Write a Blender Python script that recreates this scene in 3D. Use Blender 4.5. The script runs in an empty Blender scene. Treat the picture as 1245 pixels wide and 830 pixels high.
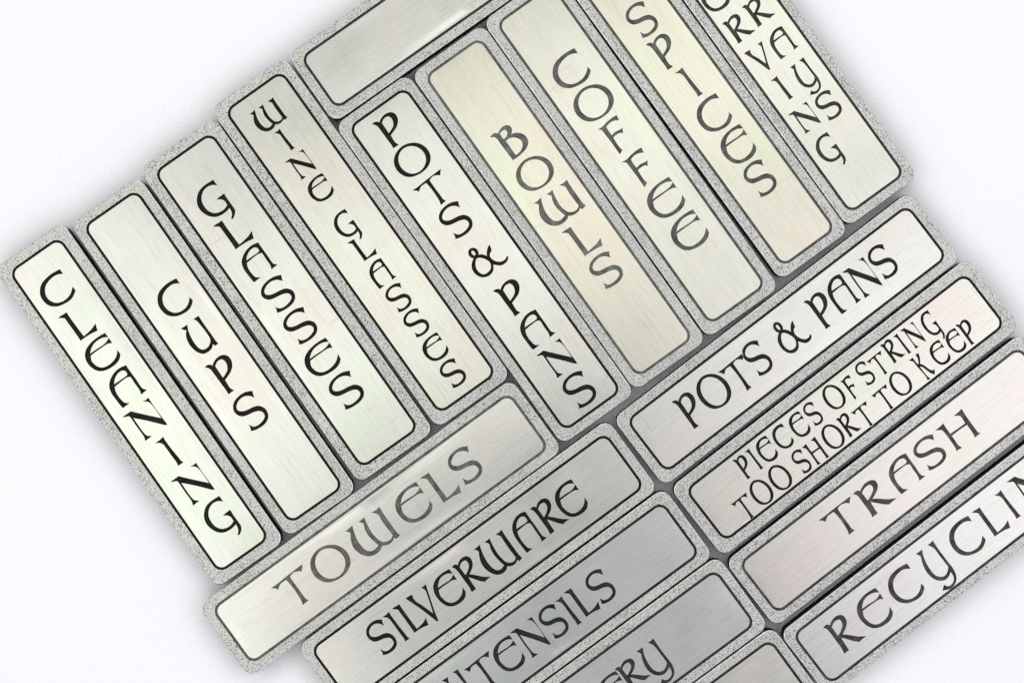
import bpy, bmesh, math, random
import numpy as np
from mathutils import Vector, Matrix, noise
from mathutils.geometry import delaunay_2d_cdt

random.seed(7)
sc = bpy.context.scene
COL = sc.collection

# ---------------------------------------------------------------- camera, light, exposure
PX = 0.0001535                      # metres per photo pixel on the plates' top plane
THICK = 0.0043                      # plate thickness
CAM_H = 0.40
def at(px, py):                     # photo pixel -> metres on the table
    return ((px - 622.5) * PX, -(py - 415.0) * PX)

cam = bpy.data.cameras.new('camera')
cam.sensor_width = 36.0
cam.lens = 36.0 * CAM_H / (1245 * PX)
cam.clip_start = 0.01; cam.clip_end = 50
cam_o = bpy.data.objects.new('camera', cam); COL.objects.link(cam_o)
cam_o.location = (0, 0, CAM_H + THICK)
sc.camera = cam_o

sc.view_settings.view_transform = 'Standard'
sc.view_settings.look = 'None'
sc.view_settings.exposure = 0.0
sc.view_settings.gamma = 1.0
sc.view_settings.use_curve_mapping = False
sc.render.engine = 'CYCLES'
sc.cycles.max_bounces = 8
sc.cycles.use_denoising = False
sc.cycles.use_adaptive_sampling = False

world = bpy.data.worlds.new('World'); sc.world = world
world.use_nodes = True
bg = world.node_tree.nodes['Background']
bg.inputs[0].default_value = (0.93, 0.94, 1.0, 1)
bg.inputs[1].default_value = 0.36

def softbox(name, loc, aim, sx, sy, radiance, color):
    l = bpy.data.lights.new(name, 'AREA')
    l.shape = 'RECTANGLE'; l.size = sx; l.size_y = sy
    l.energy = radiance * math.pi * sx * sy
    l.color = color
    o = bpy.data.objects.new(name, l); COL.objects.link(o)
    o.location = loc
    o.rotation_euler = (Vector(aim) - Vector(loc)).to_track_quat('-Z', 'Y').to_euler()
    return o
# large overhead panels of a light tent round the lens; the opening for the camera stays dark
TENT = 0.56
U = Vector((math.cos(math.radians(36)), math.sin(math.radians(36)), 0)); Vv = Vector((-U.y, U.x, 0))
def overhead(name, u, v, su, sv, radiance, color):
    p = U * u + Vv * v + Vector((0, 0, TENT))
    o = softbox(name, p, (p.x, p.y, 0), su, sv, radiance, color)
    o.rotation_euler = (0, 0, math.radians(36))
overhead('softbox_strip', 0.0, 0.051, 1.00, 0.118, 0.89, (0.985, 1.0, 0.88))
overhead('softbox_back', 0.0, 0.34, 1.10, 0.30, 0.65, (1.0, 1.0, 0.88))
overhead('softbox_left', -0.36, -0.13, 0.40, 0.28, 0.90, (0.985, 1.0, 0.93))
overhead('softbox_right', 0.265, -0.265, 0.43, 0.45, 0.76, (1.0, 0.97, 0.98))
overhead('softbox_corner', -0.29, 0.155, 0.38, 0.085, 0.76, (0.99, 1.0, 0.92))
for nm, x, y in (('side_fill_left', -0.66, 0), ('side_fill_right', 0.66, 0), ('side_fill_far', 0, 0.64), ('side_fill_near', 0, -0.64)):
    softbox(nm, (x, y, 0.60), (0, 0, 0.0), 1.0, 0.46, 1.18, (0.98, 0.98, 1.0))  # side lamps added to whiten the table

# ---------------------------------------------------------------- materials
def mat(name):
    m = bpy.data.materials.new(name); m.use_nodes = True
    nt = m.node_tree
    return m, nt, nt.nodes['Principled BSDF']
def N(nt, typ, **kw):
    n = nt.nodes.new(typ)
    for k, v in kw.items(): setattr(n, k, v)
    return n
def ramp(nt, fac, stops):
    r = N(nt, 'ShaderNodeValToRGB'); L = nt.links
    L.new(fac, r.inputs[0])
    e = r.color_ramp.elements
    while len(e) < len(stops): e.new(0.5)
    for el, (p, c) in zip(e, stops):
        el.position = p; el.color = (*c, 1) if len(c) == 3 else c
    return r.outputs[0]
def coords(nt, scale):
    tc = N(nt, 'ShaderNodeTexCoord'); oi = N(nt, 'ShaderNodeObjectInfo')
    mp = N(nt, 'ShaderNodeMapping'); mp.inputs['Scale'].default_value = scale
    mul = N(nt, 'ShaderNodeVectorMath', operation='SCALE'); mul.inputs[0].default_value = (3.1, 1.7, 0.9)
    nt.links.new(oi.outputs['Random'], mul.inputs['Scale'])
    add = N(nt, 'ShaderNodeVectorMath', operation='ADD')
    nt.links.new(tc.outputs['Object'], add.inputs[0]); nt.links.new(mul.outputs[0], add.inputs[1])
    nt.links.new(add.outputs[0], mp.inputs[0])
    return mp.outputs[0]
def tex_noise(nt, vec, scale, detail=2.0, rough=0.5):
    n = N(nt, 'ShaderNodeTexNoise')
    n.inputs['Scale'].default_value = scale; n.inputs['Detail'].default_value = detail
    n.inputs['Roughness'].default_value = rough
    nt.links.new(vec, n.inputs['Vector'])
    return n.outputs['Fac']

def face_material():
    m, nt, b = mat('brushed_pewter'); L = nt.links
    v1 = coords(nt, (90, 3600, 1))
    v2 = coords(nt, (380, 9000, 1))
    v3 = coords(nt, (1, 1, 1))
    s1 = tex_noise(nt, v1, 1.0, 3.0, 0.6); s2 = tex_noise(nt, v2, 1.0, 2.0, 0.6)
    fog = tex_noise(nt, v3, 55.0, 3.0, 0.55)
    spot = tex_noise(nt, v3, 900.0, 2.0, 0.5)
    mx = N(nt, 'ShaderNodeMath', operation='ADD'); L.new(s1, mx.inputs[0]); L.new(s2, mx.inputs[1])
    half = N(nt, 'ShaderNodeMath', operation='MULTIPLY'); L.new(mx.outputs[0], half.inputs[0]); half.inputs[1].default_value = 0.5
    col = ramp(nt, half.outputs[0], [(0.30, (0.76, 0.76, 0.73)), (0.5, (0.895, 0.90, 0.87)), (0.70, (0.95, 0.955, 0.93))])
    tint = ramp(nt, fog, [(0.36, (0.95, 0.985, 0.93)), (0.5, (0.985, 0.985, 0.975)), (0.64, (1.0, 0.955, 0.93))])
    mm = N(nt, 'ShaderNodeMix', data_type='RGBA', blend_type='MULTIPLY'); mm.inputs[0].default_value = 1.0
    L.new(col, mm.inputs[6]); L.new(tint, mm.inputs[7])
    oi = N(nt, 'ShaderNodeObjectInfo')
    m3 = N(nt, 'ShaderNodeMix', data_type='RGBA', blend_type='MULTIPLY'); m3.inputs[0].default_value = 1.0
    L.new(mm.outputs[2], m3.inputs[6]); L.new(oi.outputs['Color'], m3.inputs[7])
    # handling marks: a few fine scratches and dull smudges
    sv = coords(nt, (500, 60, 1))
    sc_ = ramp(nt, tex_noise(nt, sv, 1.0, 4.0, 0.7), [(0.66, (1, 1, 1)), (0.70, (0.86, 0.86, 0.85)), (0.74, (1, 1, 1))])
    m4 = N(nt, 'ShaderNodeMix', data_type='RGBA', blend_type='MULTIPLY'); m4.inputs[0].default_value = 0.8
    L.new(m3.outputs[2], m4.inputs[6]); L.new(sc_, m4.inputs[7])
    L.new(m4.outputs[2], b.inputs['Base Color'])
    b.inputs['Metallic'].default_value = 1.0
    rr = N(nt, 'ShaderNodeMapRange'); L.new(fog, rr.inputs[0]); rr.inputs[1].default_value = 0.3; rr.inputs[2].default_value = 0.7; rr.inputs[3].default_value = 0.215; rr.inputs[4].default_value = 0.265
    L.new(rr.outputs[0], b.inputs['Roughness'])
    bp = N(nt, 'ShaderNodeBump'); bp.inputs['Strength'].default_value = 0.25; bp.inputs['Distance'].default_value = 0.000008
    L.new(half.outputs[0], bp.inputs['Height'])
    bp2 = N(nt, 'ShaderNodeBump'); bp2.inputs['Strength'].default_value = 0.25; bp2.inputs['Distance'].default_value = 0.00001
    L.new(spot, bp2.inputs['Height']); L.new(bp.outputs[0], bp2.inputs['Normal'])
    L.new(bp2.outputs[0], b.inputs['Normal'])
    return m

def rim_material():
    m, nt, b = mat('stippled_pewter'); L = nt.links
    v = coords(nt, (1, 1, 1))
    vo = N(nt, 'ShaderNodeTexVoronoi', feature='F1'); vo.inputs['Scale'].default_value = 4900.0
    L.new(v, vo.inputs['Vector'])
    ns = tex_noise(nt, v, 6400.0, 2.0, 0.6)
    big = tex_noise(nt, v, 160.0, 2.0, 0.5)
    h = N(nt, 'ShaderNodeMath', operation='SUBTRACT'); L.new(ns, h.inputs[0])
    q = N(nt, 'ShaderNodeMath', operation='MULTIPLY'); L.new(vo.outputs['Distance'], q.inputs[0]); q.inputs[1].default_value = 0.35
    L.new(q.outputs[0], h.inputs[1])
    w = N(nt, 'ShaderNodeMath', operation='MULTIPLY_ADD'); L.new(big, w.inputs[0]); w.inputs[1].default_value = 0.12; L.new(h.outputs[0], w.inputs[2])
    col = ramp(nt, w.outputs[0], [(0.20, (0.09, 0.09, 0.082)), (0.29, (0.39, 0.39, 0.375)), (0.43, (0.71, 0.71, 0.685))])
    tn = ramp(nt, tex_noise(nt, v, 2600.0, 1.0), [(0.36, (0.90, 1.0, 0.94)), (0.5, (1, 1, 1)), (0.64, (1.0, 0.93, 0.95))])
    mm = N(nt, 'ShaderNodeMix', data_type='RGBA', blend_type='MULTIPLY'); mm.inputs[0].default_value = 1.0
    L.new(col, mm.inputs[6]); L.new(tn, mm.inputs[7])
    L.new(mm.outputs[2], b.inputs['Base Color'])
    b.inputs['Metallic'].default_value = 0.85
    b.inputs['Roughness'].default_value = 0.42
    bp = N(nt, 'ShaderNodeBump'); bp.inputs['Strength'].default_value = 0.45; bp.inputs['Distance'].default_value = 0.00004
    L.new(h.outputs[0], bp.inputs['Height']); L.new(bp.outputs[0], b.inputs['Normal'])
    return m

def patina_material(name, lo, hi, rough, metal):
    m, nt, b = mat(name); L = nt.links
    v = coords(nt, (1, 1, 1))
    n1 = tex_noise(nt, v, 700.0, 3.0, 0.6)
    L.new(ramp(nt, n1, [(0.35, lo), (0.7, hi)]), b.inputs['Base Color'])
    b.inputs['Metallic'].default_value = metal
    b.inputs['Roughness'].default_value = rough
    b.inputs['Specular IOR Level'].default_value = 0.12
    bp = N(nt, 'ShaderNodeBump'); bp.inputs['Strength'].default_value = 0.5; bp.inputs['Distance'].default_value = 0.00004
    L.new(tex_noise(nt, v, 2500.0, 2.0), bp.inputs['Height']); L.new(bp.outputs[0], b.inputs['Normal'])
    return m

def table_material():
    m, nt, b = mat('white_paper'); L = nt.links
    v = coords(nt, (1, 1, 1))
    L.new(ramp(nt, tex_noise(nt, v, 12.0, 3.0), [(0.3, (0.87, 0.872, 0.90)), (0.7, (0.89, 0.895, 0.91))]), b.inputs['Base Color'])
    b.inputs['Roughness'].default_value = 0.75
    b.inputs['Specular IOR Level'].default_value = 0.3
    bp = N(nt, 'ShaderNodeBump'); bp.inputs['Strength'].default_value = 0.15; bp.inputs['Distance'].default_value = 0.0001
    L.new(tex_noise(nt, v, 900.0, 3.0), bp.inputs['Height']); L.new(bp.outputs[0], b.inputs['Normal'])
    return m

def bevel_material():
    m, nt, b = mat('worn_bright_edge'); L = nt.links
    v = coords(nt, (1, 1, 1))
    L.new(ramp(nt, tex_noise(nt, v, 1800.0, 3.0, 0.6), [(0.35, (0.55, 0.55, 0.53)), (0.6, (0.86, 0.86, 0.84))]), b.inputs['Base Color'])
    b.inputs['Metallic'].default_value = 1.0; b.inputs['Roughness'].default_value = 0.3
    bp = N(nt, 'ShaderNodeBump'); bp.inputs['Strength'].default_value = 0.4; bp.inputs['Distance'].default_value = 0.00003
    L.new(tex_noise(nt, v, 1200.0, 3.0), bp.inputs['Height']); L.new(bp.outputs[0], b.inputs['Normal'])
    return m
M_BEVEL = bevel_material()
M_FACE = face_material(); M_RIM = rim_material(); M_TABLE = table_material()
M_WALL = patina_material('cut_metal_wall', (0.30, 0.30, 0.29), (0.75, 0.75, 0.72), 0.35, 0.9)
M_INK = [patina_material('black_patina', (0.010, 0.010, 0.009), (0.035, 0.034, 0.030), 0.55, 0.3),
         patina_material('dark_grey_patina', (0.05, 0.05, 0.052), (0.11, 0.11, 0.108), 0.45, 0.6),
         patina_material('worn_grey_patina', (0.10, 0.10, 0.095), (0.20, 0.20, 0.185), 0.42, 0.7)]
M_SIDE = patina_material('dark_edge_gap_shade', (0.006, 0.006, 0.008), (0.016, 0.016, 0.020), 0.85, 0.0)  # dark plate edge, blackened further to deepen the shade in the gaps

# ---------------------------------------------------------------- lettering, traced as outlines
# points: (x, y) smooth, (x, y, 1) corner; 12.97 units = one photo pixel
GL = {
'C': [[(497,118,1),(548,190,1),(500,195),(440,210),(375,248),(300,320),(250,400),(235,480),(248,560),(290,625),(345,665),(410,685),(480,680),(550,652),(620,600),(670,535),(697,470),(708,412,1),(755,462,1),(738,520),(700,590),(640,648),(550,700),(460,735),(370,742),(290,722),(220,665),(170,590),(155,510),(165,420),(205,340),(270,270),(340,210),(420,160)]],
'O': [[(580,170),(680,185),(770,235),(830,310),(857,400),(840,500),(785,590),(700,665),(600,720),(500,748),(400,735),(310,680),(250,600),(226,510),(240,410),(290,320),(370,240),(470,190)],
      [(560,222),(640,240),(715,290),(765,360),(782,440),(768,520),(728,595),(662,655),(585,690),(500,694),(420,665),(350,605),(310,530),(298,450),(318,365),(368,290),(435,245),(500,225)]],
'F': [[(400,130,1),(412,165),(432,203,1),(380,208),(320,228),(270,262),(225,318,1),(270,390),(318,455,1),(370,400),(430,370),(470,350),(492,330,1),(492,370),(497,412,1),(455,405),(400,430),(355,465),(338,490,1),(400,590),(445,650),(482,682,1),(443,748,1),(410,700),(330,585),(165,370,1),(140,360),(90,358,1),(140,335),(185,300),(230,250),(300,190),(350,155)]],
'E': [[(548,128,1),(600,192,1),(545,195),(480,215),(400,265),(340,330),(305,400),(285,485,1),(400,405),(500,340),(560,290),(595,245),(612,210,1),(665,290,1),(610,297),(560,320),(480,375),(380,445),(295,512,1),(310,600),(350,650),(400,690),(470,710),(540,700),(620,655),(690,590),(735,520),(755,450),(760,408,1),(803,482,1),(785,560),(735,630),(660,690),(570,740),(480,765),(390,755),(300,700),(235,620),(205,520),(222,420),(280,330),(360,250),(450,185)]],
'B': [[(82,288,1),(120,240),(160,225),(205,232,1),(235,170),(290,115),(350,98),(400,120),(422,180),(403,252,1),(450,225),(530,218),(610,245),(660,300),(678,365),(655,440),(600,510),(530,575),(435,642,1),(350,530),(270,425),(200,325),(160,290),(120,282)],
      [(225,235,1),(260,190),(305,168),(345,190),(352,235),(330,285),(290,322,1)],
      [(318,345,1),(370,305),(440,285),(510,295),(565,330),(592,385),(585,450),(550,510),(480,572,1)]],
'W': [[(530,70,1),(590,35),(640,-12,1),(700,90),(800,230),(880,340),(932,385,1),(878,438,1),(845,420,1),(820,470),(770,515),(710,540),(660,545,1),(630,610),(570,665),(500,697),(430,705),(350,685),(270,630),(220,560),(200,470),(200,380,1),(160,360),(120,360,1),(170,325),(225,275,1),(245,360),(275,450),(320,530),(370,590),(430,630),(500,635),(560,600),(612,538,1),(565,505),(510,455),(450,385),(415,310),(400,235,1),(365,222),(325,215,1),(370,185),(410,150,1),(440,230),(480,310),(530,390),(590,450),(650,488),(720,490),(780,465),(815,425),(828,385,1),(760,300),(680,190),(625,100),(585,78)]],
'L': [[(105,238,1),(150,205),(200,175),(240,145,1),(300,235),(420,400),(520,530,1),(590,470),(660,400),(695,350),(715,318,1),(728,375),(745,430,1),(650,475),(560,530),(465,598,1),(430,540),(330,400),(235,270),(210,240),(170,235)]],
'S': [[(525,140,1),(530,185),(545,228,1),(490,212),(430,213),(360,240),(300,295),(265,360),(262,410),(290,446),(350,450),(420,428),(500,385),(580,355),(640,357),(700,385),(735,440),(742,500),(720,560),(670,620),(600,670),(530,708),(468,728,1),(458,680),(435,638,1),(480,660),(530,660),(590,630),(650,575),(690,510),(682,460),(645,428),(590,425),(520,447),(440,487),(370,515),(310,518),(250,490),(217,440),(215,370),(245,300),(310,230),(390,175),(460,150)]],
'P': [[(200,272,1),(240,242),(290,235),(318,250,1),(335,200),(380,140),(440,95),(510,78),(570,100),(605,150),(614,220),(592,300),(545,370),(490,440,1),(520,495),(560,555),(615,585,1),(530,645,1),(500,590),(440,510),(360,400),(300,320),(265,290),(235,280)],
      [(352,250,1),(385,185),(430,150),(470,140),(515,170),(540,225),(540,290),(510,350),(462,415,1)]],
'I': [[(268,195,1),(330,155),(390,98,1),(440,180),(540,310),(640,430),(670,470),(708,490,1),(625,548,1),(600,490),(520,385),(420,245),(380,205),(330,190)]],
'R': [[(225,325,1),(270,280),(310,272),(335,285,1),(370,210),(430,145),(510,108),(570,120),(605,175),(605,240),(580,310),(545,370),(522,405,1),(600,402),(720,410),(790,412),(845,405),(905,398,1),(850,435),(790,490,1),(700,485),(600,465),(495,447,1),(560,560),(610,630,1),(530,690,1),(500,620),(420,510),(340,400),(290,345),(260,330)],
      [(360,305,1),(400,230),(450,190),(490,175),(530,205),(540,260),(520,320),(480,395),(450,430,1)]],
'A': [[(528,205,1),(600,310),(680,420),(740,510),(780,553),(838,565,1),(752,635,1),(730,570),(660,470),(600,380),(560,378),(520,395),(440,455),(348,532,1),(362,600),(400,670),(450,730),(500,770),(570,770,1),(470,845,1),(430,800),(380,735),(310,640),(277,560),(272,490),(300,400),(360,310),(440,245)],
      [(340,500,1),(350,420),(390,340),(440,295),(490,280),(530,300),(548,335),(530,368),(440,430)]],
'H': [[(585,260,1),(640,215),(700,155,1),(760,255),(860,395),(950,515),(995,540,1),(915,605,1),(885,540),(787,402,1),(660,488),(548,578,1),(600,655),(650,725),(710,765,1),(625,815,1),(600,750),(500,605),(420,505),(380,482),(295,488,1),(350,445),(415,385,1),(450,445),(525,548,1),(640,470),(763,380,1),(700,285),(665,258),(620,258)]],
'T': [[(628,172,1),(622,222),(615,275,1),(560,272),(500,290),(458,322),(428,366,1),(500,470),(600,605),(655,680),(700,705,1),(615,775,1),(590,700),(480,530),(372,408,1),(325,438),(275,480),(240,562,1),(200,545),(140,543,1),(220,490),(350,385),(480,285)]],
'N': [[(250,352,1),(310,310),(375,262,1),(600,310),(868,362,1),(765,210),(690,125),(640,100),(575,103,1),(620,80),(658,45,1),(750,185),(950,455,1),(915,463,1),(640,400),(410,360,1),(500,495),(580,600),(630,638),(698,642,1),(600,715,1),(575,640),(480,510),(370,348,1),(340,335),(300,345)]],
'G': [[(543,165,1),(605,248,1),(560,240),(500,248),(440,280),(390,340),(365,420),(370,500),(410,580),(465,642),(540,680),(610,682),(690,650),(740,605),(770,555,1),(735,500),(700,475),(660,465),(605,470,1),(650,430),(715,382,1),(770,470),(850,580),(885,640),(885,700),(870,745),(855,772,1),(832,770,1),(845,710),(832,650),(803,600,1),(760,650),(700,695),(630,730),(560,740),(470,720),(380,660),(320,580),(297,490),(310,390),(350,310),(420,245),(480,205)]],
'U': [[(260,275,1),(310,245),(360,210,1),(372,300),(410,400),(460,490),(530,565),(600,580),(670,545),(715,480),(727,415),(700,355),(640,270),(550,160),(510,125),(470,118,1),(510,90),(555,60,1),(620,160),(740,330),(810,430),(845,468,1),(800,502,1),(757,480,1),(740,540),(690,595),(620,635),(560,640),(480,610),(400,540),(350,450),(335,370),(345,290,1),(310,290)]],
'V': [[(25,450,1),(80,410),(140,375,1),(155,435),(200,480),(300,530),(400,590),(475,635,1),(450,500),(415,350),(395,280),(365,255),(325,240,1),(370,210),(405,180,1),(425,280),(465,450),(500,600),(545,735,1),(520,745,1),(300,600),(150,515)]],
'Y': [[(270,305,1),(310,280),(350,250,1),(355,310),(380,390),(430,480),(485,540),(550,557),(610,540),(650,490),(665,430),(640,390),(590,325),(520,235),(485,205),(430,185,1),(465,160),(495,130,1),(560,230),(650,350),(715,430),(752,510),(752,580),(720,640),(670,685),(570,718,1),(580,685),(590,650,1),(640,662),(690,635),(722,585),(722,530),(690,480,1),(660,540),(610,585),(550,600),(480,590),(400,530),(348,430),(328,330,1),(300,315)]],
'K': [[(320,570,1),(380,530),(420,490,1),(450,520),(500,585),(545,630,1),(575,595),(588,540),(580,450),(545,390,1),(580,362),(630,345,1),(638,430),(630,520),(608,600,1),(680,602),(740,625),(820,670),(890,692),(950,690),(1005,650,1),(990,715),(975,775,1),(900,765),(820,735),(740,690),(670,655),(578,662,1),(640,745),(720,840),(780,890),(830,900,1),(745,960,1),(720,880),(620,775),(520,675),(450,590),(420,570),(370,570)]],
'&': [[(592,165,1),(610,215),(622,255,1),(597,290),(590,330),(602,365),(640,400),(700,425),(770,425),(820,400),(850,370),(862,335,1),(885,350,1),(870,400),(830,445),(780,475),(720,480),(640,468,1),(643,530),(625,590),(570,645),(500,672),(430,668),(360,630),(315,570),(300,500),(315,430),(338,383,1),(295,370),(260,335),(255,280),(280,240),(330,222),(380,237),(410,280),(410,328,1),(460,320),(510,330),(548,345,1),(548,290),(562,220)],
      [(320,262),(345,272),(365,300),(368,325),(350,342),(320,330),(298,300),(300,272)],
      [(392,378),(450,370),(520,390),(580,425),(605,470),(605,530),(575,580),(520,620),(470,630),(410,600),(370,545),(357,470),(368,405)]],
}
GS = {k: 12.97 for k in GL}; GS['K'] = 20.75

def smooth(pts, n=5):
    """closed outline -> dense points; Catmull-Rom between corners."""
    k = len(pts); P = [Vector(p[:2]) for p in pts]; C = [len(p) > 2 for p in pts]
    out = []
    for i in range(k):
        p1, p2 = P[i], P[(i + 1) % k]
        p0 = P[i - 1] if not C[i] else p1 - (p2 - p1) * 0.5
        p3 = P[(i + 2) % k] if not C[(i + 1) % k] else p2 + (p2 - p1) * 0.5
        if C[i] and not C[(i + 1) % k]: p0 = p1 * 2 - p2 + (P[(i + 2) % k] - p1) * 0.0
        if C[i] and C[(i + 1) % k]:
            out.append(p1.copy()); continue
        for j in range(n):
            t = j / n
            out.append(0.5 * ((2 * p1) + (p2 - p0) * t + (2 * p0 - 5 * p1 + 4 * p2 - p3) * t * t + (3 * p1 - p0 - 3 * p2 + p3) * t ** 3))
    return out

def area2(c):
    return sum(c[i - 1][0] * c[i][1] - c[i][0] * c[i - 1][1] for i in range(len(c)))

GLYPH = {}
for k, cs in GL.items():
    cc = [[p / GS[k] for p in smooth(c)] for c in cs]
    xs = [p.x for c in cc for p in c]; ys = [p.y for c in cc for p in c]
    mid = Vector(((min(xs) + max(xs)) / 2, (min(ys) + max(ys)) / 2))
    GLYPH[k] = [[p - mid for p in c] for c in cc]          # photo pixels about the box centre

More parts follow.
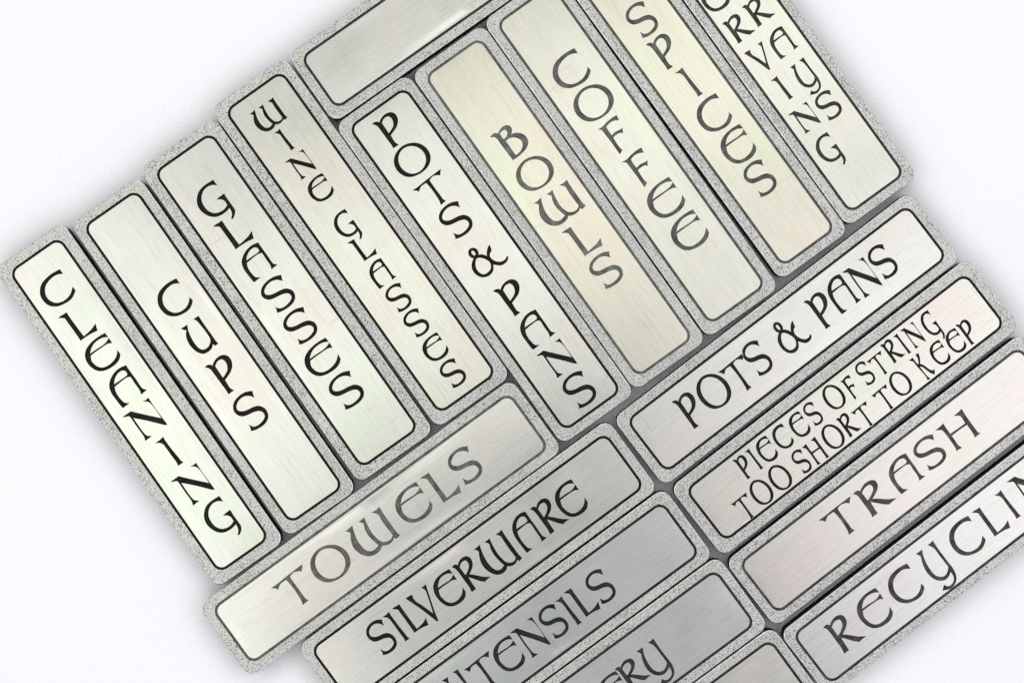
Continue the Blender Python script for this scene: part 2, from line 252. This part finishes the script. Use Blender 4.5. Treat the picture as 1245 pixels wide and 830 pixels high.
# ---------------------------------------------------------------- plates, as read off the photograph
# groove corners (px), rim width px, ink, letters: (char, box x0, y0, x1, y1 in px)
def crop(ox, oy, s, rows):
    return [(c, ox + a / s, oy + b / s, ox + d / s, oy + e / s) for c, a, b, d, e in rows]
Z = 3.4583
PLATES = [
 dict(word='CLEANING', corners=[(11,329.5),(72.3,290),(327.5,652.7),(265.9,696)], ink=0,
  label='nameplate reading CLEANING down its length, at the left end of the row',
  letters=[('C',50.6,327.5,89.6,372.3),('L',71.4,379.5,118,414.3),('E',104.7,405.3,144.9,450.4),('A',133,444,178.3,495.8),
           ('N',149.3,483.5,203.2,535.4),('I',189.3,530.7,222.5,566),('N',207.5,562.5,261,613.7),('G',247.9,602.7,293.2,649.5)]),
 dict(word='CUPS', corners=[(101.8,276),(166.4,232.7),(417.7,591.4),(353.5,637.1)], ink=0,
  label='nameplate reading CUPS downwards with bare metal above and below the word',
  letters=[('C',193.2,339.1,232.2,383.9),('U',220,384.2,265.1,429.5),('P',250.1,429.3,282.8,479.9),('S',283.5,475.2,326,523.5)]),
 dict(word='GLASSES', corners=[(187.5,210.4),(256.9,161.2),(508.3,519.9),(440.1,568.4)], ink=0,
  label='nameplate reading only GLASSES in large black letters running downwards',
  letters=[('G',238.9,219.6,286.4,265.3),('L',259.2,268.2,308.1,302.9),('A',294.5,294.3,336.4,343.4),('S',317.5,334.4,358.6,380.1),
           ('S',344.7,373.3,385.5,418.9),('E',372.1,410.8,412.3,456.5),('S',399.9,450.8,442.4,497.6)]),
 dict(word='WINE GLASSES', corners=[(274.7,135.8),(341.2,86.6),(603.9,453.5),(533.6,502.7)], ink=0,
  label='nameplate reading WINE GLASSES downwards in small thin letters',
  letters=[('W',304.2,118.7,348.7,160),('I',334,156.9,357.7,182.9),('N',347,181.5,384.6,218.5),('E',374.5,211,405.4,244.5),
           ('G',405.7,254.3,440.1,289.9),('L',423.7,290.5,457.3,318),('A',449.2,314.2,481.6,351.2),('S',468.8,344.2,500.1,379.2),
           ('S',490.8,374.6,521.5,410.1),('E',514.2,403.5,544.6,439),('S',535,435.6,566.3,471.4)]),
 dict(word='POTS & PANS', corners=[(425,154),(494.5,106.3),(757.1,472.3),(689.2,522.3)], ink=0,
  label='nameplate with POTS & PANS stacked letter under letter, between the wine glasses and bowls plates',
  letters=[('P',452.5,136.6,484.4,180),('O',482.9,175.7,519.6,213.3),('T',502.6,206.6,540.7,247.4),('S',533.5,245.1,574.6,289.9),
           ('&',569.7,297.7,618.2,337),('P',599.5,339.3,632.2,384.1),('A',632.2,376.9,675.3,424.6),('N',652.5,411.6,701.3,458.7),('S',684.3,450.6,724.5,496.3)]),
 dict(word='BOWLS', corners=[(518.7,92),(583.5,46.3),(845.3,409.4),(774.5,457.1)], ink=2,
  label='nameplate reading BOWLS downwards in faded grey letters',
  letters=[('B',596.3,152.6,642.3,194.5),('O',629.7,190,671.1,231.9),('W',649.3,219,711.9,274.4),('L',683.1,276.2,732.5,311.1),('S',716.6,305.8,757.2,351.1)]),
 dict(word='COFFEE', corners=[(601.7,28.9),(669.5,-19),(930,347.2),(861.2,392)], ink=1.6,
  label='nameplate reading COFFEE downwards in large grey letters',
  letters=[('C',672,59.1,718.2,107.2),('O',697.3,103.1,746.1,147.7),('F',726.9,140,757.2,187.7),('F',756.4,179.9,787.6,227),('E',786.9,215.4,832.9,264.8),('E',815.8,254.9,861.9,304)]),
 dict(word='SPICES', corners=[(688,-36),(751.5,-82),(1016.7,276.4),(953.4,322.7)], ink=1.6,
  label='nameplate reading SPICES downwards in grey letters, its top outside the frame',
  letters=[('S',760.4,2.7,800.3,45.6),('P',785.4,41,817.4,84.7),('I',820.7,82.6,854.6,117.3),('C',846.8,114.2,890.2,159.6),('E',876,151.2,919.1,198.7),('S',904.1,194.3,944,239.4)]),
 dict(word='SERVING TRAYS', corners=[(769,-103),(837.5,-149),(1097.3,215.4),(1030,259)], ink=0.8,
  label='nameplate with two side by side columns of letters, SERVING beside TRAYS',
  letters=[('S',831,-60,863,-24.5),('E',851.4,-24.7,887.4,13.7),('R',878.5,18.1,918.6,53.2),('V',905,49.7,935.5,84.6),('I',937.4,93.1,964,120.9),('N',959,123.5,997.5,162.8),('G',991.7,160.5,1027.6,199.5),
           ('T',880,-45,914,-9),('R',902.4,-2,942.9,32.8),('A',936.1,32.7,970.5,72.4),('Y',960.8,70,998,115.4),('S',991.7,109.3,1022.7,146.9)]),
 dict(word='blank', corners=[(367.5,72.3),(738,-186),(779,-122),(410.8,134.5)], ink=0.7,
  label='unlettered nameplate lying crosswise above the bowls and coffee plates, cut by the top edge', letters=[]),
 dict(word='TOWELS', corners=[(257.2,740.2),(617.5,476.6),(667.5,544),(306.3,804.7)], ink=1.8,
  label='nameplate reading TOWELS across in grey letters, below the glasses plates',
  letters=[('T',329.1,685.7,374.8,733.4),('O',377.4,661.9,425.9,707.3),('W',417.8,615.7,488.1,675.8),('E',480.6,585.9,525.7,634.8),('L',511.2,574.6,560.4,610.8),('S',544.5,542.5,586.4,588.5)]),
 dict(word='SILVERWARE', corners=[(377.9,788),(735.4,525.8),(783,590.9),(425.5,853.1)], ink=0, rim=14.1,
  label='nameplate reading SILVERWARE across in black letters, under the towels plate',
  letters=[('S',445,753,482.5,795),('I',464.7,744,498.1,778.1),('L',477.1,735.1,521.4,768.8),('V',491.9,708.9,532,752.4),('E',526.3,691.8,565.9,736),('R',550,676.2,596.5,719.3),
           ('W',576.3,643.5,634.1,697.9),('A',622.6,622.4,664.5,671.8),('R',645.4,605.9,692,649.3),('E',674.3,582.5,714.2,627.5)]),
 dict(word='UTENSILS', corners=[(445,872.5),(803.9,609.7),(851,672.4),(492,935.2)], ink=0.3, rim=14.1,
  label='nameplate reading UTENSILS across in black letters, under the silverware plate',
  letters=[('U',538,812.5,579,857),('T',564,788,601,834),('E',599.4,771.8,637.9,815.1),('N',619.5,749.8,670.1,798.2),('S',654.9,734,691.1,775.6),('I',674.6,725,707.6,758.6),('L',686.2,715.2,730.1,749.9),('S',712.2,691.2,748.1,733.7)]),
 dict(word='ERY', corners=[(512.8,955.5),(871.8,692.7),(918,760.6),(559,1023.4)], ink=0.6, rim=13.2, scale=(0.80, 0.88),
  label='nameplate whose word ends in ERY, its left part cut off by the bottom edge',
  letters=[('E',726.7,815.6,766,857),('R',747.5,800.5,791.4,838),('Y',774,776,819.9,831)]),
 dict(word='blank', corners=[(577,1037.3),(936,774.6),(981,840),(622,1102)], ink=0.6, rim=12.6,
  label='nameplate at the bottom edge showing only one bare grey corner',  letters=[]),
 dict(word='POTS & PANS', corners=[(760.8,506.5),(1101.9,248.3),(1148.7,309),(808,573.6)], ink=0.2,
  label='nameplate reading POTS & PANS across in one line, above the pieces of string plate',
  letters=[('P',817.2,474.7,847.9,521),('O',847.6,453.9,888.3,497.3),('T',871.6,427.6,912,472.5),('S',902.5,413.8,939,456.5),('&',939.5,389.2,989.3,430.5),
           ('P',977.1,353.6,1008.4,399.3),('A',1006.6,333.4,1046,382.8),('N',1023.6,312.5,1073,361.7),('S',1055.6,296.6,1090.9,339.4)]),
 dict(word='PIECES OF STRING', corners=[(834.8,594.7),(1174.2,333.4),(1221.9,394.9),(881.7,659.2)], ink=0.1, nudge=(-0.6, -0.9),
  label='nameplate with two lines of small text, PIECES OF STRING TOO SHORT TO KEEP',
  letters=[('P',891.4,552.2,911.6,582.6),('I',906.7,545.5,927.8,571.6),('E',919.7,530.2,945.7,561.5),('C',939.4,515.8,965.1,545.5),('E',959.3,500.7,985.6,531.1),('S',977.5,489.2,1000.7,518.1),
           ('O',1001.3,468.3,1028.1,498.7),('F',1022.4,455.9,1040.3,484.8),('S',1040.6,440,1064.3,468.9),('T',1052.7,425.9,1078.2,453.7),('R',1071.5,413.8,1101.3,442.7),('I',1086.9,405.9,1107.7,431.1),('N',1094.7,392.1,1126.5,423.9),('G',1118.7,377.6,1148.7,410.9),
           ('T',887.9,597.6,915.4,628.5),('O',912.5,583.7,940.5,614.4),('O',934.7,566.4,963.7,596.2),('S',963.1,547,987.1,575.9),('H',976.1,531.1,1007.9,565.8),('O',999.8,516.6,1027.3,546.4),('R',1018,503,1047.5,533.1),('T',1033.9,486.3,1060.5,517.5),
           ('T',1058.5,466,1085.1,496.4),('O',1082.2,452.4,1109.1,481.9),('K',1105.4,431.6,1138.4,461.3),('E',1130.8,413.9,1155.5,444),('E',1150.1,399.8,1175,428.9),('P',1162,388.3,1184.3,419)]),
 dict(word='TRASH', corners=[(899.5,684),(1239.7,421),(1284.5,483.1),(944.3,746.1)], ink=1.2, rim=13.0,
  label='nameplate reading TRASH across in grey letters, beside the wide black gap',
  letters=[('T',995.8,603.3,1039,649.8),('R',1037.3,583.3,1089.8,628.2),('A',1081,550.8,1124.6,600.2),('S',1111.4,527.3,1149.6,572.2),('H',1137.7,497,1191.7,547.8)]),
 dict(word='RECYCLING', corners=[(964.5,770.7),(1305,508),(1350,568),(1009.3,831.4)], ink=1.0, rim=12.4,
  label='nameplate reading RECYCLIN up to the right edge, the lowest plate of the right side',
  letters=[('R',1001.2,747.6,1053.3,793.9),('E',1041.7,714.3,1085.1,762.9),('C',1079.6,684.8,1123.6,732.6),('Y',1113.4,657.4,1163.2,716.7),('C',1153.9,627,1197.9,674.7),('L',1182.3,616.9,1228.2,652.2),
           ('I',1208.9,595.8,1241.2,629.9),('N',1223.3,562,1280,619),('G',1268,540,1313,584)]),
]

def rot(v, a):
    c, s = math.cos(a), math.sin(a); return Vector((v[0] * c - v[1] * s, v[0] * s + v[1] * c))

# ---------------------------------------------------------------- mesh helpers
def mesh_obj(name, verts, faces, m, parent=None, smooth_faces=False):
    me = bpy.data.meshes.new(name); me.from_pydata([tuple(v) for v in verts], [], faces); me.update()
    me.materials.append(m)
    if smooth_faces: me.shade_smooth()
    o = bpy.data.objects.new(name, me); COL.objects.link(o)
    if parent: o.parent = parent
    return o

def inside(pt, loops):
    n = 0; x, y = pt
    for c in loops:
        for i in range(len(c)):
            x1, y1 = c[i - 1]; x2, y2 = c[i]
            if (y1 > y) != (y2 > y) and x < (x2 - x1) * (y - y1) / (y2 - y1) + x1: n += 1
    return n % 2 == 1

def fill(loops, extra=()):
    """triangulate the area inside the loops (even-odd)."""
    V = []; E = []
    for c in loops:
        s = len(V); V += [Vector(p[:2]) for p in c]; E += [(s + i, s + (i + 1) % len(c)) for i in range(len(c))]
    V += [Vector(p) for p in extra]
    K = 1000.0
    r = delaunay_2d_cdt([v * K for v in V], E, [], 0, 1e-7, True)
    vo = [v / K for v in r[0]]; fo = r[2]
    # vectorised even-odd test
    tri = np.array([[vo[i][:] for i in f] for f in fo]); cen = tri.mean(axis=1)
    cnt = np.zeros(len(cen), int)
    for c in loops:
        a = np.array([p[:2] for p in c]); b = np.roll(a, 1, axis=0)
        for (x2, y2), (x1, y1) in zip(a, b):
            if y1 == y2: continue
            hit = ((y1 > cen[:, 1]) != (y2 > cen[:, 1])) & (cen[:, 0] < (x2 - x1) * (cen[:, 1] - y1) / (y2 - y1) + x1)
            cnt += hit
    ar = (tri[:, 1, 0] - tri[:, 0, 0]) * (tri[:, 2, 1] - tri[:, 0, 1]) - (tri[:, 2, 0] - tri[:, 0, 0]) * (tri[:, 1, 1] - tri[:, 0, 1])
    faces = []
    for f, k, s in zip(fo, cnt, ar):
        if k % 2 and abs(s) > 1e-16: faces.append(tuple(f) if s > 0 else tuple(reversed(f)))
    used = sorted({i for f in faces for i in f}); mp = {u: j for j, u in enumerate(used)}
    return [vo[u] for u in used], [tuple(mp[i] for i in f) for f in faces]

def offset(c, d):
    """shift a loop to its left by d (left = inside for a CCW outline)."""
    out = []; n = len(c)
    for i in range(n):
        a, b, e = Vector(c[i - 1]), Vector(c[i]), Vector(c[(i + 1) % n])
        t1 = (b - a); t2 = (e - b)
        if t1.length < 1e-9: t1 = t2
        if t2.length < 1e-9: t2 = t1
        t1 = t1.normalized(); t2 = t2.normalized()
        n1 = Vector((-t1.y, t1.x)); n2 = Vector((-t2.y, t2.x))
        m_ = n1 + n2
        if m_.length < 0.3: m_ = n2
        m_.normalize(); k = max(0.5, m_.dot(n1))
        out.append(b + m_ * d / k)
    return out

def rrect(L, W, r, n=9):
    pts = []
    for cx, cy, a0 in ((L/2 - r, W/2 - r, 0), (-L/2 + r, W/2 - r, 90), (-L/2 + r, -W/2 + r, 180), (L/2 - r, -W/2 + r, 270)):
        for i in range(n):
            a = math.radians(a0 + 90 * i / (n - 1)); pts.append(Vector((cx + r * math.cos(a), cy + r * math.sin(a))))
    return pts

def ribbon(loops3):
    """faces between successive closed loops of equal length."""
    n = len(loops3[0]); V = [p for l in loops3 for p in l]; F = []
    for k in range(len(loops3) - 1):
        for i in range(n):
            j = (i + 1) % n
            F.append((k * n + i, k * n + j, (k + 1) * n + j, (k + 1) * n + i))
    return V, F

# ---------------------------------------------------------------- the table
def make_table():
    bm = bmesh.new()
    bmesh.ops.create_grid(bm, x_segments=8, y_segments=8, size=1.5)
    me = bpy.data.meshes.new('tabletop'); bm.to_mesh(me); bm.free(); me.materials.append(M_TABLE)
    o = bpy.data.objects.new('tabletop', me); COL.objects.link(o); o['kind'] = 'structure'
    o['label'] = 'plain white tabletop under the metal nameplates'
make_table()

# ---------------------------------------------------------------- nameplates
INK_D = 0.00026                     # depth of lettering and border groove
def ink_material(v, cache={}):
    v = round(v, 1)
    if v not in cache:
        a = ((0.005, 0.005, 0.004), (0.035, 0.035, 0.037), (0.10, 0.10, 0.095)); b = ((0.018, 0.017, 0.014), (0.09, 0.09, 0.09), (0.21, 0.21, 0.195))
        i = min(1, int(v)); f = v - i
        mixc = lambda p: tuple(p[i][k] * (1 - f) + p[i + 1][k] * f for k in range(3))
        cache[v] = patina_material('engraved_patina', mixc(a), mixc(b), 0.5 - 0.05 * v, min(0.7, 0.6 * v))
    return cache[v]

# bordered panel of each plate: centre x, y (px), slant (deg, downwards), length, width, rim width (px)
FIT_RECT = [(169.2, 492.1, 55.03, 444.4, 72.9, 14.7),
            (259.3, 433.5, 55.05, 438.5, 77.1, 13.2),
            (348.2, 365.0, 54.88, 437.5, 83.2, 14.7),
            (438.4, 294.6, 54.59, 449.5, 83.1, 14.0),
            (589.6, 315.0, 54.50, 451.3, 83.1, 13.2),
            (679.4, 252.0, 54.60, 446.1, 81.1, 13.2),
            (767.2, 187.8, 54.51, 447.2, 81.3, 13.2),
            (856.3, 125.8, 54.00, 432.0, 77.2, 13.2),
            (939.7, 59.9, 54.10, 432.0, 80.1, 13.2),
            (553.8, -15.0, -35.00, 405.0, 74.7, 13.2),
            (462.5, 641.8, -36.01, 445.3, 81.3, 13.2),
            (580.7, 689.8, -36.26, 442.7, 79.4, 13.2),
            (648.0, 772.5, -36.21, 444.3, 77.2, 13.2),
            (714.3, 856.5, -36.21, 444.3, 80.9, 13.2),
            (780.1, 940.0, -36.16, 444.0, 77.9, 12.6),
            (956.6, 411.7, -37.48, 429.0, 78.1, 13.2),
            (1027.7, 494.9, -37.72, 429.0, 77.6, 14.7),
            (1092.0, 583.5, -37.71, 429.4, 75.4, 13.0),
            (1157.2, 669.5, -37.68, 429.8, 74.0, 12.4)]
def plate_frame(idx):
    x, y, a, l, w, r = FIT_RECT[idx]
    return Vector(at(x, y)), -math.radians(a), l * PX, w * PX, r * PX

def fit_scale(letters, th=math.radians(36)):
    """size of the lettering along and across its line, from the measured boxes."""
    best = None
    ls = [l for l in letters if 0 < l[1] and l[3] < 1240 and 0 < l[2] and l[4] < 826]
    for su in np.arange(0.45, 1.25, 0.02):
        for sv in np.arange(0.45, 1.25, 0.02):
            e = 0
            for ch, x0, y0, x1, y1 in ls:
                w, h = glyph_box(ch, su, sv, th)
                e += abs(w - (x1 - x0)) + abs(h - (y1 - y0))
            if best is None or e < best[0]: best = (e, su, sv)
    return best[1], best[2]
_GN = {}
def glyph_pts(ch, th):
    if (ch, th) not in _GN:
        P = np.array([p[:] for c in GLYPH[ch] for p in c])
        c, s = math.cos(th), math.sin(th)
        # image axes: line direction u = (c, -s), up v = (-s, -c)
        _GN[(ch, th)] = (P @ np.array([c, -s]), P @ np.array([-s, -c]))
    return _GN[(ch, th)]
def glyph_box(ch, su, sv, th):
    u, v = glyph_pts(ch, th); c, s = math.cos(th), math.sin(th)
    x = u * su * c - v * sv * s; y = -u * su * s - v * sv * c
    return x.max() - x.min(), y.max() - y.min()

def build_plate(idx, spec):
    c, ang, L, W, rim = plate_frame(idx)
    rnd = random.Random(idx * 13 + 5)
    root = bpy.data.objects.new('nameplate', None); COL.objects.link(root)
    root.location = (c.x, c.y, 0); root.rotation_euler = (0, 0, ang)
    root['label'] = spec['label']; root['category'] = 'nameplate'; root['group'] = 'metal nameplates laid out on the white table'
    LO, WO = L + 2 * rim, W + 2 * rim
    ph = [rnd.uniform(0, 6.28) for _ in range(4)]
    amp = rnd.uniform(0.7, 1.2)
    tilt = spec.get('tilt', (rnd.uniform(-1, 1) * 0.003, rnd.uniform(-1, 1) * 0.004))
    def zf(x, y):                    # gentle unevenness of the cast face
        fy = max(0, 1 - (2 * y / WO) ** 2)
        return (THICK - 0.00005 + 0.000035 * amp * fy + 0.000020 * math.sin(x * 95 + ph[0]) * fy
                + 0.000008 * math.sin(x * 210 + ph[1]) * math.cos(y * 300 + ph[2]) + tilt[0] * y * 0.5 + tilt[1] * x * 0.12)
    gw = 0.00050                     # groove width
    r_in = 11.0 * PX
    ink = ink_material(spec['ink'])
    # rim: flat stippled top, rounded shoulder, side walls down to the table
    g_out = rrect(L + gw, W + gw, r_in + gw / 2)
    n = len(g_out)
    lp = [[Vector((p.x, p.y, zf(p.x, p.y))) for p in g_out]]
    R = 13.0 * PX; sh = 0.00022
    for ins, dz in ((sh + 0.0004, 0.0), (sh, 0.000005), (sh * 0.62, 0.00004), (sh * 0.33, 0.00012), (sh * 0.12, 0.00024), (0.0, 0.00045)):
        q = rrect(LO - 2 * ins, WO - 2 * ins, max(0.0004, R - ins))
        lp.append([Vector((p.x, p.y, zf(p.x, p.y) - dz)) for p in q])
    V, F = ribbon(lp)
    F = [tuple(reversed(f)) for f in F]
    mesh_obj('rim', V[:3 * n], [f for f in F if max(f) < 3 * n], M_RIM, root, True)
    mesh_obj('bevelled_edge', V[2 * n:], [tuple(i - 2 * n for i in f) for f in F if min(f) >= 2 * n], M_BEVEL, root, True)
    q0 = [Vector(p) for p in lp[-1]]
    q1 = [Vector((p.x * 0.998, p.y * 0.99, 0.0004)) for p in rrect(LO, WO, R)]
    q2 = [Vector((p.x, p.y, 0.00002)) for p in rrect(LO - 0.0006, WO - 0.0006, R - 0.0003)]
    V, F = ribbon([q0, q1, q2]); F = [tuple(reversed(f)) for f in F]
    F.append(tuple(range(3 * n - 1, 2 * n - 1, -1)))
    mesh_obj('edge_wall', V, F, M_SIDE, root)
    # border groove
    a = rrect(L + gw, W + gw, r_in + gw / 2); b = rrect(L + gw - 0.0001, W + gw - 0.0001, r_in + gw / 2 - 0.00005)
    d = rrect(L - gw + 0.0001, W - gw + 0.0001, r_in - gw / 2 + 0.00005); e = rrect(L - gw, W - gw, r_in - gw / 2)
    V, F = ribbon([[Vector((p.x, p.y, zf(p.x, p.y))) for p in a], [Vector((p.x, p.y, zf(p.x, p.y) - INK_D)) for p in b],
                   [Vector((p.x, p.y, zf(p.x, p.y) - INK_D)) for p in d], [Vector((p.x, p.y, zf(p.x, p.y))) for p in e]])
    mesh_obj('border_groove', V, [tuple(reversed(f)) for f in F], ink, root)
    # lettering
    th = math.radians(36)
    if spec['letters']: su0, sv0 = spec.get('scale') or fit_scale(spec['letters']); print('FIT', spec['word'], round(su0, 2), round(sv0, 2))
    holes = []
    for ch, x0, y0, x1, y1 in spec['letters']:
        if max(x0, x1) < -40 or min(x0, x1) > 1330 or max(y0, y1) < -80 or min(y0, y1) > 900: continue
        lth = spec.get('th', th)
        ctr = Vector(((x0 + x1) / 2, (y0 + y1) / 2)) + Vector(spec.get('nudge', (0, 0)))
        uc, us = math.cos(lth), math.sin(lth)
        gw_, gh_ = glyph_box(ch, su0, sv0, th)
        k_ = math.sqrt((x1 - x0) * (y1 - y0) / (gw_ * gh_))
        if ch not in 'KY': k_ = min(1.06, max(0.80 if spec['word'] == 'UTENSILS' else 0.94, k_))
        su, sv = su0 * k_, sv0 * k_
        loops = []
        for lo in GLYPH[ch]:
            q = []
            for p in lo:
                u = p.x * uc - p.y * us; v = -p.x * us - p.y * uc
                X = ctr.x + u * su * uc - v * sv * us; Y = ctr.y - u * su * us - v * sv * uc
                w = Vector(at(X, Y)) - c
                q.append(rot(w, -ang))
            loops.append(q)
        if area2(loops[0]) < 0: loops = [list(reversed(l)) if True else l for l in loops]
        loops = [loops[0]] + [l if area2(l) < 0 else list(reversed(l)) for l in loops[1:]]
        loops = [offset(l, -(0.27 if su > 0.75 else 0.34) * PX) for l in loops]
        holes += loops
        off = [offset(l, 0.000095 if spec['ink'] >= 0.9 else 0.00005) for l in loops]
        V, F = [], []
        for l, o_ in zip(loops, off):
            v_, f_ = ribbon([[Vector((p.x, p.y, zf(p.x, p.y))) for p in l], [Vector((p.x, p.y, zf(p.x, p.y) - INK_D)) for p in o_]])
            F += [tuple(reversed([i + len(V) for i in f])) for f in f_]; V += v_
        nwall = len(F)
        fv, ff = fill(off)
        F += [tuple(i + len(V) for i in f) for f in ff]; V += [Vector((p.x, p.y, zf(p.x, p.y) - INK_D)) for p in fv]
        cx = sum(p.x for p in loops[0]) / len(loops[0]); cy = sum(p.y for p in loops[0]) / len(loops[0])
        o = mesh_obj('letter', [v - Vector((cx, cy, THICK)) for v in V], F, ink, root); o.location = (cx, cy, THICK)
        if spec['ink'] >= 0.9:
            o.data.materials.append(M_WALL)
            for pg in o.data.polygons[:nwall]: pg.material_index = 1
    # face with the lettering cut out
    border = rrect(L - gw, W - gw, r_in - gw / 2)
    extra = []
    st = 0.0016; nx = int(L / st); ny = int(W / st)
    for i in range(nx + 1):
        for j in range(ny + 1):
            x = -L / 2 + 0.0007 + (L - 0.0014) * i / nx; y = -W / 2 + 0.0007 + (W - 0.0014) * j / ny
            if inside((x, y), [border]): extra.append((x, y))
    fv, ff = fill([border] + holes, extra)
    fo = mesh_obj('face_panel', [Vector((p.x, p.y, zf(p.x, p.y))) for p in fv], ff, M_FACE, root, True)
    fo.color = (*spec.get('tint', (1, 1, 0.985)), 1)
    return root

TINT = {'BOWLS': (1.0, 0.965, 0.88), 'COFFEE': (1.0, 0.99, 0.93), 'SPICES': (1.0, 0.965, 0.88), 'SERVING TRAYS': (1.0, 0.99, 0.95), 'TRASH': (1.0, 0.955, 0.94), 'TOWELS': (1.0, 0.99, 0.975),
        'PIECES OF STRING': (1.0, 0.975, 0.94), 'UTENSILS': (0.98, 0.985, 1.0), 'ERY': (0.99, 0.985, 0.985), 'RECYCLING': (0.98, 0.965, 0.98), 'WINE GLASSES': (0.99, 0.99, 0.94)}
for i, s in enumerate(PLATES):
    if s['word'] in TINT: s['tint'] = TINT[s['word']]
    build_plate(i, s)
